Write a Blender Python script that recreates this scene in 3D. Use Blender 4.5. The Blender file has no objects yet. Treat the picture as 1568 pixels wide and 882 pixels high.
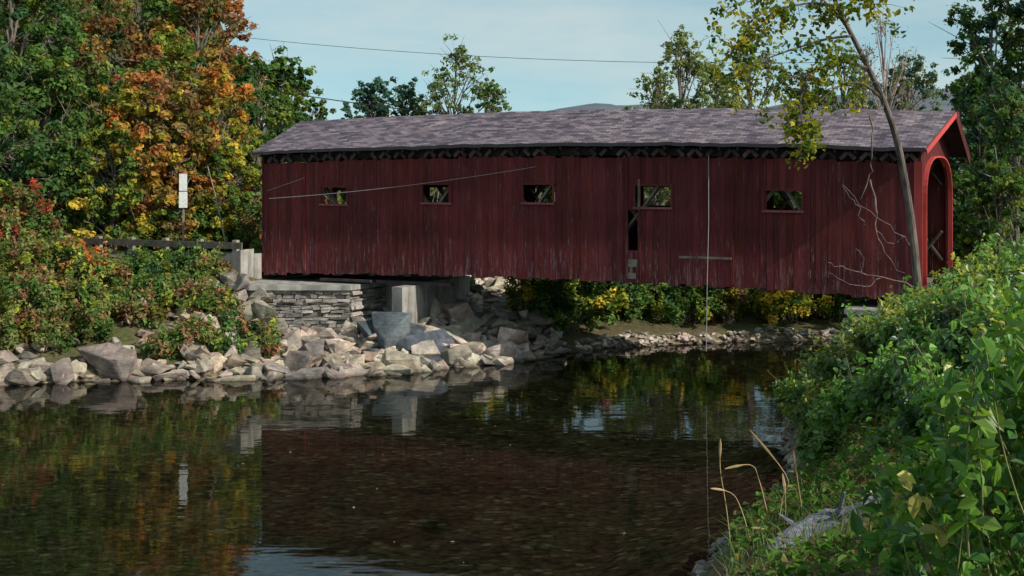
import bpy, math, numpy as np
from mathutils import Matrix, Vector
rng = np.random.default_rng(11)
sc = bpy.context.scene
sc.view_settings.view_transform='Standard'; sc.view_settings.look='None'; sc.view_settings.exposure=0
F=2178.0; E=6.84; HY=255.0
def P(x,y,d): return np.array([(x-784)*d/F, d, E+(HY-y)*d/F])
L=np.array([-9.38,53.9]); R=np.array([12.28,43.0])
BL=float(np.linalg.norm(R-L)); U=(R-L)/BL; Vv=np.array([-U[1],U[0]]); W=4.9
def s_of(px,w=0.0):
    k=(px-784)/F; a=L+Vv*w
    return (k*a[1]-a[0])/(U[0]-k*U[1])
def z_of(px,py,w=0.0):
    s=s_of(px,w); d=L[1]+U[1]*s+Vv[1]*w
    return E+(HY-py)*d/F
def camber(s):
    s=np.asarray(s,float); return 0.23*np.clip(1-((s-BL/2)/(BL/2))**2,-0.1,1)
def ss(a,b,x):
    t=np.clip((np.asarray(x,float)-a)/(b-a),0,1); return t*t*(3-2*t)
# ---------------- mesh accumulator
class MB:
    def __init__(s): s.V=[];s.F=[];s.M=[];s.C=[];s.n=0
    def add(s,v,f,mat=0,col=(1,1,1)):
        v=np.asarray(v,float).reshape(-1,3); f=np.asarray(f,int)
        c=np.asarray(col,float)
        if c.ndim==1: c=np.tile(c,(len(v),1))
        s.V.append(v); s.F.append(f+s.n); s.M.append(np.full(len(f),mat)); s.C.append(c); s.n+=len(v)
    def build(s,name,mats,smooth=False,parent=None,uv=None):
        me=bpy.data.meshes.new(name)
        v=np.concatenate(s.V); me.vertices.add(len(v)); me.vertices.foreach_set('co',v.ravel())
        loops=np.concatenate([f.ravel() for f in s.F]); tot=np.concatenate([np.full(len(f),f.shape[1]) for f in s.F])
        me.loops.add(len(loops)); me.loops.foreach_set('vertex_index',loops.astype(np.int32))
        me.polygons.add(len(tot)); st=np.concatenate([[0],np.cumsum(tot)[:-1]])
        me.polygons.foreach_set('loop_start',st.astype(np.int32))
        me.polygons.foreach_set('material_index',np.concatenate(s.M).astype(np.int32))
        me.polygons.foreach_set('use_smooth',np.full(len(tot),smooth))
        me.update(calc_edges=True)
        ca=me.color_attributes.new('Col','FLOAT_COLOR','POINT')
        c=np.concatenate(s.C); ca.data.foreach_set('color',np.c_[c,np.ones(len(c))].ravel())
        for m in mats: me.materials.append(m)
        ob=bpy.data.objects.new(name,me); sc.collection.objects.link(ob)
        if parent: ob.parent=parent
        return ob
BOXF=np.array([[0,3,2,1],[4,5,6,7],[0,1,5,4],[1,2,6,5],[2,3,7,6],[3,0,4,7]])
def box(mb,x0,x1,y0,y1,z0,z1,mat=0,col=(1,1,1),cam=False,jit=0):
    v=np.array([[x0,y0,z0],[x1,y0,z0],[x1,y1,z0],[x0,y1,z0],[x0,y0,z1],[x1,y0,z1],[x1,y1,z1],[x0,y1,z1]],float)
    if jit: v+=rng.uniform(-jit,jit,v.shape)
    if cam: v[:,2]+=camber(v[:,0])
    mb.add(v,BOXF,mat,col)
def beam(mb,a,b,w,h,mat=0,col=(1,1,1),up=(0,0,1)):
    a=np.array(a,float);b=np.array(b,float);d=b-a;d/=np.linalg.norm(d)
    x=np.cross(d,up);x/=np.linalg.norm(x);y=np.cross(x,d)
    v=[]
    for p in(a,b):
        for i,j in((-1,-1),(1,-1),(1,1),(-1,1)): v.append(p+x*w/2*i+y*h/2*j)
    mb.add(v,[[0,3,2,1],[4,5,6,7],[0,1,5,4],[1,2,6,5],[2,3,7,6],[3,0,4,7]],mat,col)
def tube(mb,pts,rad,n=6,mat=0,col=(1,1,1),rough=0):
    pts=np.asarray(pts,float); rad=np.broadcast_to(np.asarray(rad,float),(len(pts),))
    t=np.gradient(pts,axis=0); t/=np.linalg.norm(t,axis=1,keepdims=True)+1e-9
    ref=np.array([0,0,1.]) if abs(t[0,2])<0.9 else np.array([1.,0,0])
    x=np.cross(t,ref); x/=np.linalg.norm(x,axis=1,keepdims=True)+1e-9; y=np.cross(t,x)
    a=np.linspace(0,2*np.pi,n,endpoint=False)
    rr=rad[:,None,None]*np.ones((len(pts),n,1))
    if rough: rr=rr*(1+rough*rng.normal(size=(1,n,1))+rough*.4*rng.normal(size=(len(pts),n,1)))
    v=pts[:,None,:]+rr*(np.cos(a)[None,:,None]*x[:,None,:]+np.sin(a)[None,:,None]*y[:,None,:])
    f=[]
    for i in range(len(pts)-1):
        for j in range(n):
            k=(j+1)%n; f.append([i*n+j,i*n+k,(i+1)*n+k,(i+1)*n+j])
    mb.add(v.reshape(-1,3),f,mat,col)
    mb.add(v[-1],[list(range(n))],mat,col)
def unit(a): return a/(np.linalg.norm(a,axis=-1,keepdims=True)+1e-9)
def leaves(mb,c,nrm,size,col,mat=1,fine=False,aspect=0.32,droop=0.0):
    n=len(c); size=np.broadcast_to(size,(n,))[:,None]
    nrm=unit(nrm); r=rng.normal(size=(n,3)); r[:,2]-=droop
    a=unit(r-nrm*np.sum(r*nrm,1,keepdims=True)); b=np.cross(nrm,a)
    if not fine:
        v=np.stack([c-a*size*.5,c+b*size*aspect+nrm*size*.08,c+a*size*.5,c-b*size*aspect+nrm*size*.08],1)
        mb.add(v.reshape(-1,3),np.arange(4*n).reshape(-1,4),mat,np.repeat(col,4,0))
    else:
        up=nrm*size*.12
        v=np.stack([c-a*size*.5,c-a*size*.2+b*size*aspect+up,c+a*size*.18+b*size*aspect*.85+up,c+a*size*.55-nrm*size*.08,
                    c+a*size*.18-b*size*aspect*.85+up,c-a*size*.2-b*size*aspect+up],1)
        i=np.arange(n)[:,None]*6
        f=np.concatenate([i+np.array([[0,1,2,3]]),i+np.array([[0,3,4,5]])])
        mb.add(v.reshape(-1,3),f,mat,np.repeat(col,6,0))
# ---------------- materials
def new_mat(name):
    m=bpy.data.materials.new(name); m.use_nodes=True; nt=m.node_tree
    for n in list(nt.nodes): nt.nodes.remove(n)
    o=nt.nodes.new('ShaderNodeOutputMaterial'); return m,nt,o
def N(nt,t,**k):
    n=nt.nodes.new(t)
    for a,b in k.items():
        if a.startswith('i_'):
            key=a[2:]; key=int(key) if key.isdigit() else key.replace('_',' ')
            n.inputs[key].default_value=b
        else: setattr(n,a,b)
    return n
def ramp(nt,fac,stops):
    r=nt.nodes.new('ShaderNodeValToRGB'); e=r.color_ramp.elements
    while len(e)<len(stops): e.new(0.5)
    for i,(p,c) in enumerate(stops): e[i].position=p; e[i].color=(*c,1) if len(c)==3 else c
    nt.links.new(fac,r.inputs[0]); return r
def mixc(nt,fac,a,b,mode='MIX'):
    m=nt.nodes.new('ShaderNodeMix'); m.data_type='RGBA'; m.blend_type=mode
    for s,v in((0,fac),(6,a),(7,b)):
        if hasattr(v,'is_linked'): nt.links.new(v,m.inputs[s])
        else: m.inputs[s].default_value=v if s==0 else ((*v,1) if len(v)==3 else v)
    return m.outputs[2]
def noise(nt,vec,scale,detail=4,rough=.55,mscale=None):
    n=N(nt,'ShaderNodeTexNoise',i_Scale=scale,i_Detail=detail,i_Roughness=rough)
    if mscale:
        mp=N(nt,'ShaderNodeMapping'); mp.inputs['Scale'].default_value=mscale; nt.links.new(vec,mp.inputs[0]); vec=mp.outputs[0]
    nt.links.new(vec,n.inputs['Vector']); return n
def leaf_mat(name,trans=.35,gloss=False):
    m,nt,o=new_mat(name)
    at=N(nt,'ShaderNodeAttribute',attribute_name='Col'); c=at.outputs['Color']
    if gloss:
        p=N(nt,'ShaderNodeBsdfPrincipled',i_Roughness=.38); p.inputs['Specular IOR Level'].default_value=.5; nt.links.new(c,p.inputs['Base Color'])
    else:
        p=N(nt,'ShaderNodeBsdfDiffuse'); nt.links.new(c,p.inputs['Color'])
    t=N(nt,'ShaderNodeBsdfTranslucent'); mx=N(nt,'ShaderNodeMixShader',i_0=trans)
    nt.links.new(mixc(nt,1.0,c,(1.5,1.5,.7),'MULTIPLY'),t.inputs['Color'])
    nt.links.new(p.outputs[0],mx.inputs[1]); nt.links.new(t.outputs[0],mx.inputs[2]); nt.links.new(mx.outputs[0],o.inputs[0]); return m
def surf(name,build,rough=.85,spec=.3,bump=None,bstr=.4,bdist=.02):
    m,nt,o=new_mat(name)
    tc=N(nt,'ShaderNodeTexCoord'); g=N(nt,'ShaderNodeNewGeometry')
    col,h=build(nt,tc,g)
    p=N(nt,'ShaderNodeBsdfPrincipled',i_Roughness=rough); p.inputs['Specular IOR Level'].default_value=spec
    nt.links.new(col,p.inputs['Base Color'])
    if h is not None:
        b=N(nt,'ShaderNodeBump',i_Strength=bstr,i_Distance=bdist); nt.links.new(h,b.inputs['Height']); nt.links.new(b.outputs[0],p.inputs['Normal'])
    nt.links.new(p.outputs[0],o.inputs[0]); return m
LEAF=leaf_mat('leaf_foliage',.38); LEAFN=leaf_mat('leaf_near',.42,True)
def b_bark(nt,tc,g):
    n=noise(nt,g.outputs['Position'],7,3,.6,(1,1,.3)); r=ramp(nt,n.outputs[0],[(.3,(.06,.05,.042)),(.7,(.24,.2,.165))])
    at=N(nt,'ShaderNodeAttribute',attribute_name='Col')
    return mixc(nt,1.0,r.outputs[0],at.outputs['Color'],'MULTIPLY'),None
BARK=surf('bark',b_bark,.9)
def b_red(trim):
    def f(nt,tc,g):
        at=N(nt,'ShaderNodeAttribute',attribute_name='Col')
        ob=tc.outputs['Object']
        n=noise(nt,ob,2.2,5,.65,(5,5,.5)); n2=noise(nt,ob,1.5,6,.85,(9,9,.9)); n3=noise(nt,ob,.35,3,.6)
        base=ramp(nt,n.outputs[0],[(.3,(.095,.018,.018) if not trim else (.40,.05,.045)),(.7,(.165,.032,.030) if not trim else (.52,.075,.065))]).outputs[0]  # trim has a brighter red base than the boards
        base=mixc(nt,1.0,base,at.outputs['Color'],'MULTIPLY')
        base=mixc(nt,1.0,base,ramp(nt,n3.outputs[0],[(.35,(.72,.72,.75)),(.65,(1.22,1.2,1.18))]).outputs[0],'MULTIPLY')
        sx=N(nt,'ShaderNodeSeparateXYZ'); nt.links.new(ob,sx.inputs[0])
        mr=N(nt,'ShaderNodeMapRange'); mr.inputs[1].default_value=2.6; mr.inputs[2].default_value=4.8; mr.inputs[3].default_value=.12; mr.inputs[4].default_value=.035
        nt.links.new(sx.outputs[2],mr.inputs[0])
        ad=N(nt,'ShaderNodeMath',operation='ADD'); nt.links.new(n2.outputs[0],ad.inputs[0]); nt.links.new(mr.outputs[0],ad.inputs[1])
        wm=ramp(nt,ad.outputs[0],[(.62,(0,0,0)),(.76,(.9,.9,.9))]).outputs[0]
        col=mixc(nt,wm,base,(.27,.21,.22)) if not trim else base
        return col,n.outputs[0]
    return f
RED=surf('barn_red_boards',b_red(False),.85,.2,bstr=.25,bdist=.01)
REDF=surf('barn_red_trim',b_red(True),.6,.3,bstr=.15,bdist=.005)
def b_wood(c0,c1):
    def f(nt,tc,g):
        n=noise(nt,tc.outputs['Object'],4,5,.6,(1,1,.6)); at=N(nt,'ShaderNodeAttribute',attribute_name='Col')
        return mixc(nt,1.0,ramp(nt,n.outputs[0],[(.3,c0),(.7,c1)]).outputs[0],at.outputs['Color'],'MULTIPLY'),n.outputs[0]
    return f
WOOD=surf('weathered_wood',b_wood((.16,.13,.10),(.38,.33,.27)),.85)
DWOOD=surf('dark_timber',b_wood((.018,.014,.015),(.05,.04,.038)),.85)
def b_shingle(nt,tc,g):
    uv=tc.outputs['UV']
    br=N(nt,'ShaderNodeTexBrick',i_Scale=1.0); br.offset=.5; br.inputs['Brick Width'].default_value=.32; br.inputs['Row Height'].default_value=.15
    br.inputs['Mortar Size'].default_value=.008; br.inputs['Color1'].default_value=(.085,.076,.100,1); br.inputs['Color2'].default_value=(.245,.21,.23,1); br.inputs['Mortar'].default_value=(.035,.03,.04,1)
    br.inputs['Bias'].default_value=-.1
    nt.links.new(uv,br.inputs['Vector'])
    n=noise(nt,uv,1.6,5,.75,(.8,2.4,1)); n2=noise(nt,uv,.25,3)
    c=mixc(nt,1.0,br.outputs[0],ramp(nt,n.outputs[0],[(.36,(.6,.6,.66)),(.62,(1.35,1.27,1.22))]).outputs[0],'MULTIPLY')
    c=mixc(nt,1.0,c,ramp(nt,n2.outputs[0],[(.35,(.85,.85,.88)),(.65,(1.12,1.08,1.05))]).outputs[0],'MULTIPLY')
    sx=N(nt,'ShaderNodeSeparateXYZ'); nt.links.new(uv,sx.inputs[0])
    dv=N(nt,'ShaderNodeMath',operation='DIVIDE',i_1=.15); nt.links.new(sx.outputs[1],dv.inputs[0])
    fr=N(nt,'ShaderNodeMath',operation='FRACT'); nt.links.new(dv.outputs[0],fr.inputs[0])
    iv=N(nt,'ShaderNodeMath',operation='SUBTRACT',i_0=1.0); nt.links.new(fr.outputs[0],iv.inputs[1])
    return c,iv.outputs[0]
SHING=surf('asphalt_shingles',b_shingle,.9,.2,bstr=.8,bdist=.02)
def b_conc(nt,tc,g):
    n=noise(nt,g.outputs['Position'],2.5,6,.65); n2=noise(nt,g.outputs['Position'],1.2,4,.6,(2,2,.3))
    c=mixc(nt,1.0,ramp(nt,n.outputs[0],[(.3,(.26,.245,.22)),(.7,(.44,.42,.385))]).outputs[0],ramp(nt,n2.outputs[0],[(.35,(.5,.5,.5)),(.6,(1,1,1))]).outputs[0],'MULTIPLY')
    return c,n.outputs[0]
CONC=surf('concrete',b_conc,.85,bstr=.5)
def b_rock(nt,tc,g):
    at=N(nt,'ShaderNodeAttribute',attribute_name='Col')
    n=noise(nt,g.outputs['Position'],2.6,7,.75); n2=noise(nt,g.outputs['Position'],3.5,5,.7,(.6,.6,3)); n4=noise(nt,g.outputs['Position'],.9,3,.7)
    c=mixc(nt,1.0,ramp(nt,n.outputs[0],[(.3,(.36,.36,.38)),(.62,(1.15,1.15,1.15))]).outputs[0],at.outputs['Color'],'MULTIPLY')
    c=mixc(nt,1.0,c,ramp(nt,n4.outputs[0],[(.38,(.55,.57,.58)),(.6,(1.1,1.05,1.0))]).outputs[0],'MULTIPLY')
    sx=N(nt,'ShaderNodeSeparateXYZ'); nt.links.new(g.outputs['Position'],sx.inputs[0])
    wet=ramp(nt,sx.outputs[2],[(.0,(.3,.28,.25)),(.15,(1,1,1))]).outputs[0]
    return mixc(nt,1.0,c,wet,'MULTIPLY'),n2.outputs[0]
ROCK=surf('rock',b_rock,.85,bstr=.9,bdist=.07)
def b_ground(nt,tc,g):
    pos=g.outputs['Position']
    n=noise(nt,pos,.35,5,.65); n2=noise(nt,pos,5,4,.7)
    c=ramp(nt,n.outputs[0],[(.35,(.06,.085,.025)),(.5,(.09,.08,.04)),(.65,(.12,.09,.055))]).outputs[0]
    c=mixc(nt,1.0,c,ramp(nt,n2.outputs[0],[(.3,(.5,.5,.5)),(.7,(1.4,1.4,1.4))]).outputs[0],'MULTIPLY')
    vo=N(nt,'ShaderNodeTexVoronoi',i_Scale=8.5); mp=N(nt,'ShaderNodeMapping'); mp.inputs['Scale'].default_value=(.7,.9,1)
    nn=noise(nt,pos,3,2); mv=mixc(nt,.16,pos,nn.outputs[1]); nt.links.new(mv,mp.inputs[0]); nt.links.new(mp.outputs[0],vo.inputs['Vector'])
    sh=N(nt,'ShaderNodeSeparateColor'); nt.links.new(vo.outputs['Color'],sh.inputs[0])
    bed=ramp(nt,sh.outputs[0],[(0,(.10,.085,.06)),(.25,(.22,.18,.13)),(.85,(.30,.25,.18)),(1,(.60,.54,.44))]).outputs[0]
    bed=mixc(nt,1.0,bed,ramp(nt,vo.outputs['Distance'],[(.0,(1.1,1.1,1.1)),(.5,(.8,.8,.8)),(.8,(.35,.35,.35))]).outputs[0],'MULTIPLY')
    bed=mixc(nt,1.0,bed,ramp(nt,noise(nt,pos,.7,6,.7).outputs[0],[(.35,(.5,.5,.45)),(.65,(1.3,1.27,1.2))]).outputs[0],'MULTIPLY')
    sx=N(nt,'ShaderNodeSeparateXYZ'); nt.links.new(pos,sx.inputs[0])
    f=ramp(nt,sx.outputs[2],[(.05,(1,1,1)),(.35,(0,0,0))]).outputs[0]
    return mixc(nt,f,c,bed),n2.outputs[0]
GROUND=surf('ground_soil_and_bed',b_ground,.95,.1,bstr=.6,bdist=.05)
def b_road(nt,tc,g):
    n=noise(nt,g.outputs['Position'],12,5,.7); return ramp(nt,n.outputs[0],[(.3,(.10,.095,.085)),(.7,(.22,.20,.17))]).outputs[0],n.outputs[0]
ROAD=surf('road_gravel',b_road,.95)
def flat(name,c,rough=.6,sc_=9,lo=.7,ms=None,bump=False):
    def f(nt,tc,g):
        n=noise(nt,g.outputs['Position'],sc_,6,.7,ms); return mixc(nt,1.0,ramp(nt,n.outputs[0],[(.3,(lo,)*3),(.7,(1.1,1.1,1.1))]).outputs[0],c,'MULTIPLY'),(n.outputs[0] if bump else None)
    return surf(name,f,rough,bstr=.9,bdist=.03)
WHITE=flat('white_paint',(.8,.8,.76)); WIRE=flat('pale_cable',(.38,.36,.34)); DWIRE=flat('dark_cable',(.03,.03,.035)); STRAW=flat('straw',(.46,.33,.17),.8)
# ---------------- terrain
NX=[-400,-60,-16,-12.3,-8.5,-4.4,-2,1.56,3.6,8,13,40,400]; NYv=[20,36,44.5,45.8,46,47,48.5,51.4,53.8,55.2,56.5,64,120]
SX=[-400,-60,-10,-3,0,2.4,4.6,6.1,7.2,9.5,11.5,13,40,400]; SY=[-40,-2,4,10,16,23.0,27.3,32,37.7,42.5,48,50.5,56,105]
ph=rng.uniform(0,6.28,(14,)); kd=rng.normal(size=(14,2)); kd/=np.linalg.norm(kd,axis=1,keepdims=True); kf=np.array([.15,.2,.3,.4,.55,.7,.9,1.1,1.4,1.8,2.2,2.7,3.3,4.])
def wav(x,y,lo=0,hi=14):
    r=0
    for i in range(lo,hi): r=r+np.sin((x*kd[i,0]+y*kd[i,1])*kf[i]*1.6+ph[i])/(1+kf[i]*2)
    return r/3
def hgt(x,y):
    x=np.asarray(x,float); y=np.asarray(y,float)
    tn=y-np.interp(x,NX,NYv)+wav(x,y,5,14)*.5; ts=np.interp(x,SX,SY)-y+wav(x,y,5,14)*.4
    s=(x-L[0])*U[0]+(y-L[1])*U[1]; w=(x-L[0])*Vv[0]+(y-L[1])*Vv[1]
    a=np.interp(tn,[0,1,4,7,9,40],[0,.5,1.7,2.7,3.1,3.4]); b=np.interp(tn,[0,.5,3,8,30,80],[0,.3,.7,1.5,2.4,3.2])
    a2=np.interp(tn,[0,1,3,5,6.5,9,12,40],[0,.35,.75,.95,1.3,2.0,2.8,3.4]); ka=ss(-10.6,-9.2,x)
    a=a*(1-ka)+a2*ka
    k=ss(-1,4.5,x); hn=a*(1-k)+b*k
    hm=ss(-.14,-.24,x/np.maximum(y,1))*ss(-4,-12,s)
    hn=hn+np.minimum(np.maximum(0,w-9),60)*.42*hm
    hs=np.interp(ts,[0,1,3,8,15,20,60],[0,.2,.7,2.8,4.0,5.0,5.6])
    bed=-np.minimum(.75,.12+.10*np.maximum(0,np.minimum(-tn,-ts)))
    h=np.where(tn>0,hn,np.where(ts>0,hs,bed))+wav(x,y)*.12*np.where((tn>0)|(ts>0),1,.15)
    dr=np.abs(w-W/2); rl=(1-ss(3.2,6.5,dr))*ss(.6,-.6,s)*(tn>2); rr=(1-ss(3.0,5.5,dr))*ss(BL-1,BL+.5,s)*(ts>-1.5)
    h=h*(1-rl)+3.12*rl; h=h*(1-rr)+3.12*rr
    return h
def axis(lo,hi,step,far):
    a=list(np.arange(lo,hi,step)); st=step
    v=hi
    while v<far: a.append(v); st*=1.25; v+=st
    st=step; v=lo-step
    while v>-far: a.insert(0,v); st*=1.25; v-=st
    return np.array(a)
xs=axis(-34,34,.35,2500); ys=axis(-3,84,.35,2500)
X,Y=np.meshgrid(xs,ys); Z=hgt(X,Y)
mb=MB(); nx=len(xs); ny=len(ys)
i,j=np.meshgrid(np.arange(nx-1),np.arange(ny-1)); a=(j*nx+i).ravel()
mb.add(np.c_[X.ravel(),Y.ravel(),Z.ravel()],np.c_[a,a+1,a+nx+1,a+nx]); mb.build('ground',[GROUND],True)
# distant hills
mb=MB(); hx=np.linspace(-900,1100,220); hy=np.linspace(450,1100,30); X,Y=np.meshgrid(hx,hy)
prof=np.interp(hx,[-900,-200,-60,0,35,70,110,160,240,320,420,1100],[70,36,20,33,40,39,33,44,50,54,54,70])
H=prof[None,:]*np.sin(np.clip((Y-450)/650,0,1)*math.pi)**.6+rng.normal(size=X.shape)*.8
i,j=np.meshgrid(np.arange(219),np.arange(29)); a=(j*220+i).ravel()
mb.add(np.c_[X.ravel(),Y.ravel(),H.ravel()-1],np.c_[a,a+1,a+221,a+220])
def b_hill(nt,tc,g):
    n=noise(nt,g.outputs['Position'],.06,8,.75); return ramp(nt,n.outputs[0],[(.35,(.07,.095,.12)),(.55,(.11,.125,.15)),(.7,(.17,.15,.16))]).outputs[0],n.outputs[0]  # bluish forest tones: aerial haze painted into the colour
mb.build('distant_hills',[surf('hazed_hill_forest',b_hill,.95)],True)
# water
m,nt,o=new_mat('river_water')
g=N(nt,'ShaderNodeNewGeometry'); 
n1=noise(nt,g.outputs['Position'],1.0,2,.5,(.7,1.7,1))
n3=noise(nt,g.outputs['Position'],5.0,1,.5,(.6,1.4,1))
ad=N(nt,'ShaderNodeMath',operation='MULTIPLY_ADD',i_1=.07); nt.links.new(n3.outputs[0],ad.inputs[0]); nt.links.new(n1.outputs[0],ad.inputs[2])
b=N(nt,'ShaderNodeBump',i_Strength=.45,i_Distance=.012); nt.links.new(ad.outputs[0],b.inputs['Height'])
fr=N(nt,'ShaderNodeFresnel',i_IOR=1.40); nt.links.new(b.outputs[0],fr.inputs['Normal'])
gl=N(nt,'ShaderNodeBsdfGlossy',i_Roughness=.03); nt.links.new(b.outputs[0],gl.inputs['Normal'])
tr=N(nt,'ShaderNodeBsdfTransparent'); tr.inputs[0].default_value=(.72,.71,.55,1)
mx=N(nt,'ShaderNodeMixShader'); nt.links.new(fr.outputs[0],mx.inputs[0]); nt.links.new(tr.outputs[0],mx.inputs[1]); nt.links.new(gl.outputs[0],mx.inputs[2]); nt.links.new(mx.outputs[0],o.inputs[0])
mb=MB(); mb.add([[-300,-60,0],[300,-60,0],[300,160,0],[-300,160,0]],[[0,1,2,3]]); mb.build('river_water',[m])
# ---------------- road
mb=MB(); 
for s0,s1 in((-45,-.1),(BL+.1,BL+40)):
    k=60; sv=np.linspace(s0,s1,k)
    for q in range(k-1):
        pp=[]
        for s_,w_ in((sv[q],0),(sv[q+1],0),(sv[q+1],W),(sv[q],W)):
            p=L+U*s_+Vv*w_; pp.append([p[0],p[1],3.2])
        mb.add(pp,[[0,1,2,3]])
mb.build('road',[ROAD])
# ---------------- covered bridge
br=bpy.data.objects.new('covered_bridge',None); sc.collection.objects.link(br)
br.location=(L[0],L[1],0); br.rotation_euler=(0,0,math.atan2(U[1],U[0]))
ZB=2.80; ZT=6.93
def win(px0,px1,py0,py1):
    s0,s1=s_of(px0),s_of(px1); c=float(camber((s0+s1)/2))
    return [s0,s1,(z_of(px0,py1)+z_of(px1,py1))/2-c,(z_of(px0,py0)+z_of(px1,py0))/2-c]
wins=[win(493,532,287,312),win(648,690,283,310),win(802,847,283,310),win(974,1028,285,317),win(1171,1228,292,322)]
gap=win(964,978,322,430)
holes=wins+[[gap[0],gap[0]+.28,wins[3][2]-1.45,wins[3][2]-.12]]
fh=[]
for w_,ex in zip(wins,(.5,0,-.2,0,-.1)):
    c=(w_[0]+w_[1])/2; p=L+U*c; k=p[0]/p[1]; sh=(k*U[0]+U[1])/(k*Vv[0]+Vv[1])*W
    fh.append([c+sh-.35-ex,c+sh+.75,w_[2]-.1,w_[3]-.12])
def wall(mb,w,holes,z0,z1,sign,left_low=None):
    s=0.0
    while s<BL-.02:
        bw=min(rng.uniform(.15,.27),BL-s); iv=[(z0+rng.uniform(-.07,.03),z1+(rng.uniform(-.03,.06) if sign<0 else 0))]
        if left_low and s<left_low: iv=[(iv[0][0],z1-.45)]
        for h in holes:
            if s+bw*.5>h[0] and s+bw*.5<h[1]:
                ni=[]
                for a_,b_ in iv:
                    if h[2]>a_: ni.append((a_,min(b_,h[2])))
                    if h[3]<b_: ni.append((max(a_,h[3]),b_))
                iv=ni
        pr=rng.uniform(0,.012); br_=rng.uniform(.75,1.15); co=(br_*rng.uniform(.95,1.05),br_*rng.uniform(.9,1.1),br_*rng.uniform(.9,1.15))
        g_=.003 if rng.random()<.88 else .008
        for a_,b_ in iv:
            if b_-a_>.02: box(mb,s+g_,s+bw-g_,w-(.03+pr if sign<0 else 0),w+(.03+pr if sign>0 else 0),a_,b_,0,co,cam=True)
        s+=bw
mb=MB(); wall(mb,0,holes,ZB,ZT,-1)
mb.build('near_siding',[RED],parent=br)
mb=MB(); wall(mb,W,fh,ZB,7.35,1,left_low=2.6); mb.build('far_siding',[RED],parent=br)
mb=MB()
for i,h in enumerate(wins):
    c=float(camber((h[0]+h[1])/2)); t=.07; col=(1.0,1.0,1.0)
    box(mb,h[0]-t,h[1]+t,-.085,-.05,h[3]+c,h[3]+c+t,0,col); box(mb,h[0]-t,h[1]+t,-.11,-.05,h[2]+c-t,h[2]+c,0,(1.9,3.2,3.2))
    box(mb,h[0]-t,h[0],-.083,-.05,h[2]+c,h[3]+c,0,col); box(mb,h[1],h[1]+t,-.083,-.05,h[2]+c,h[3]+c,0,col)
s0=gap[0]
for a_,b_ in((s0-.13,s0-.03),(s0+.32,s0+.42)):
    box(mb,a_,b_,-.08,-.05,ZB+.1,ZT,0,(.8,.8,.8),cam=True)
s_b=s_of(1120); box(mb,s_b,s_b+.1,-.08,-.05,ZB+.1,ZT,0,(.9,.8,.8),cam=True); s_b=s_of(466); box(mb,s_b,s_b+.09,-.08,-.05,ZB+.1,ZT,0,(.9,.8,.8),cam=True)
mb.build('window_frames',[RED],parent=br)
mb=MB()
box(mb,s0+.33,s0+.41,-.11,-.082,5.2,6.2,0,(.5,.45,.45),cam=True); box(mb,s0-.02,s0+.3,-.07,-.05,3.3,3.55,0,(.9,.9,.9),cam=True); box(mb,s0-.03,s0+.25,-.07,-.05,2.9,3.1,0,(.8,.8,.8),cam=True); box(mb,s0+.04,s0+.13,-.065,-.05,3.1,3.3,0,(.7,.7,.7),cam=True)
mb.build('repair_boards',[WOOD],parent=br)
mb=MB()
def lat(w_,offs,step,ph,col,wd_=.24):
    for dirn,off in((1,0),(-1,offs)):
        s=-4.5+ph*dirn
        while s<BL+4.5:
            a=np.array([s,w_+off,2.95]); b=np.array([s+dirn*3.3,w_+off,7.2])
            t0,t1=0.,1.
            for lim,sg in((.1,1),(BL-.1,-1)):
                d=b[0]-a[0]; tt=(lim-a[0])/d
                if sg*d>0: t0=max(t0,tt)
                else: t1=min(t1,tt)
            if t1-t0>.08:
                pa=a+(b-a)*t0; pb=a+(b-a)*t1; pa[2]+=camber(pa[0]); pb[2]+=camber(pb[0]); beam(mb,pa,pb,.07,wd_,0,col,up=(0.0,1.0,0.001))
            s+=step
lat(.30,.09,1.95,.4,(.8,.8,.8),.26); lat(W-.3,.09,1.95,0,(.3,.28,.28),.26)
for w_ in(.30,W-.30):
    for zc in(3.1,7.12):
        for q in range(12):
            sa,sb=q*BL/12+.01,(q+1)*BL/12
            box(mb,sa,sb,w_-.18,w_-.1,zc-.13,zc+.13,1,(1,)*3,cam=True)
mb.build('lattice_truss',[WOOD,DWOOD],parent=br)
mb=MB()
for q in range(48):
    sa=q*BL/48; box(mb,sa+.004,sa+BL/48-.004,.12,W-.12,3.05,3.14,0,(.6,)*3,cam=True)
for q in range(17):
    sa=.3+q*(BL-.8)/16; box(mb,sa,sa+.25,-.02,W+.02,2.72,3.04,1,(1,)*3,cam=True); box(mb,sa,sa+.18,.05,W-.05,7.0,7.2,1,(1,)*3,cam=True)
box(mb,2.6,4.8,-.12,.3,2.62,2.71,1,(1.5,)*3); box(mb,4.9,8,.1,.35,2.6,2.71,1,(1.5,)*3)
mb.build('floor_deck',[WOOD,DWOOD],parent=br)
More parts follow.
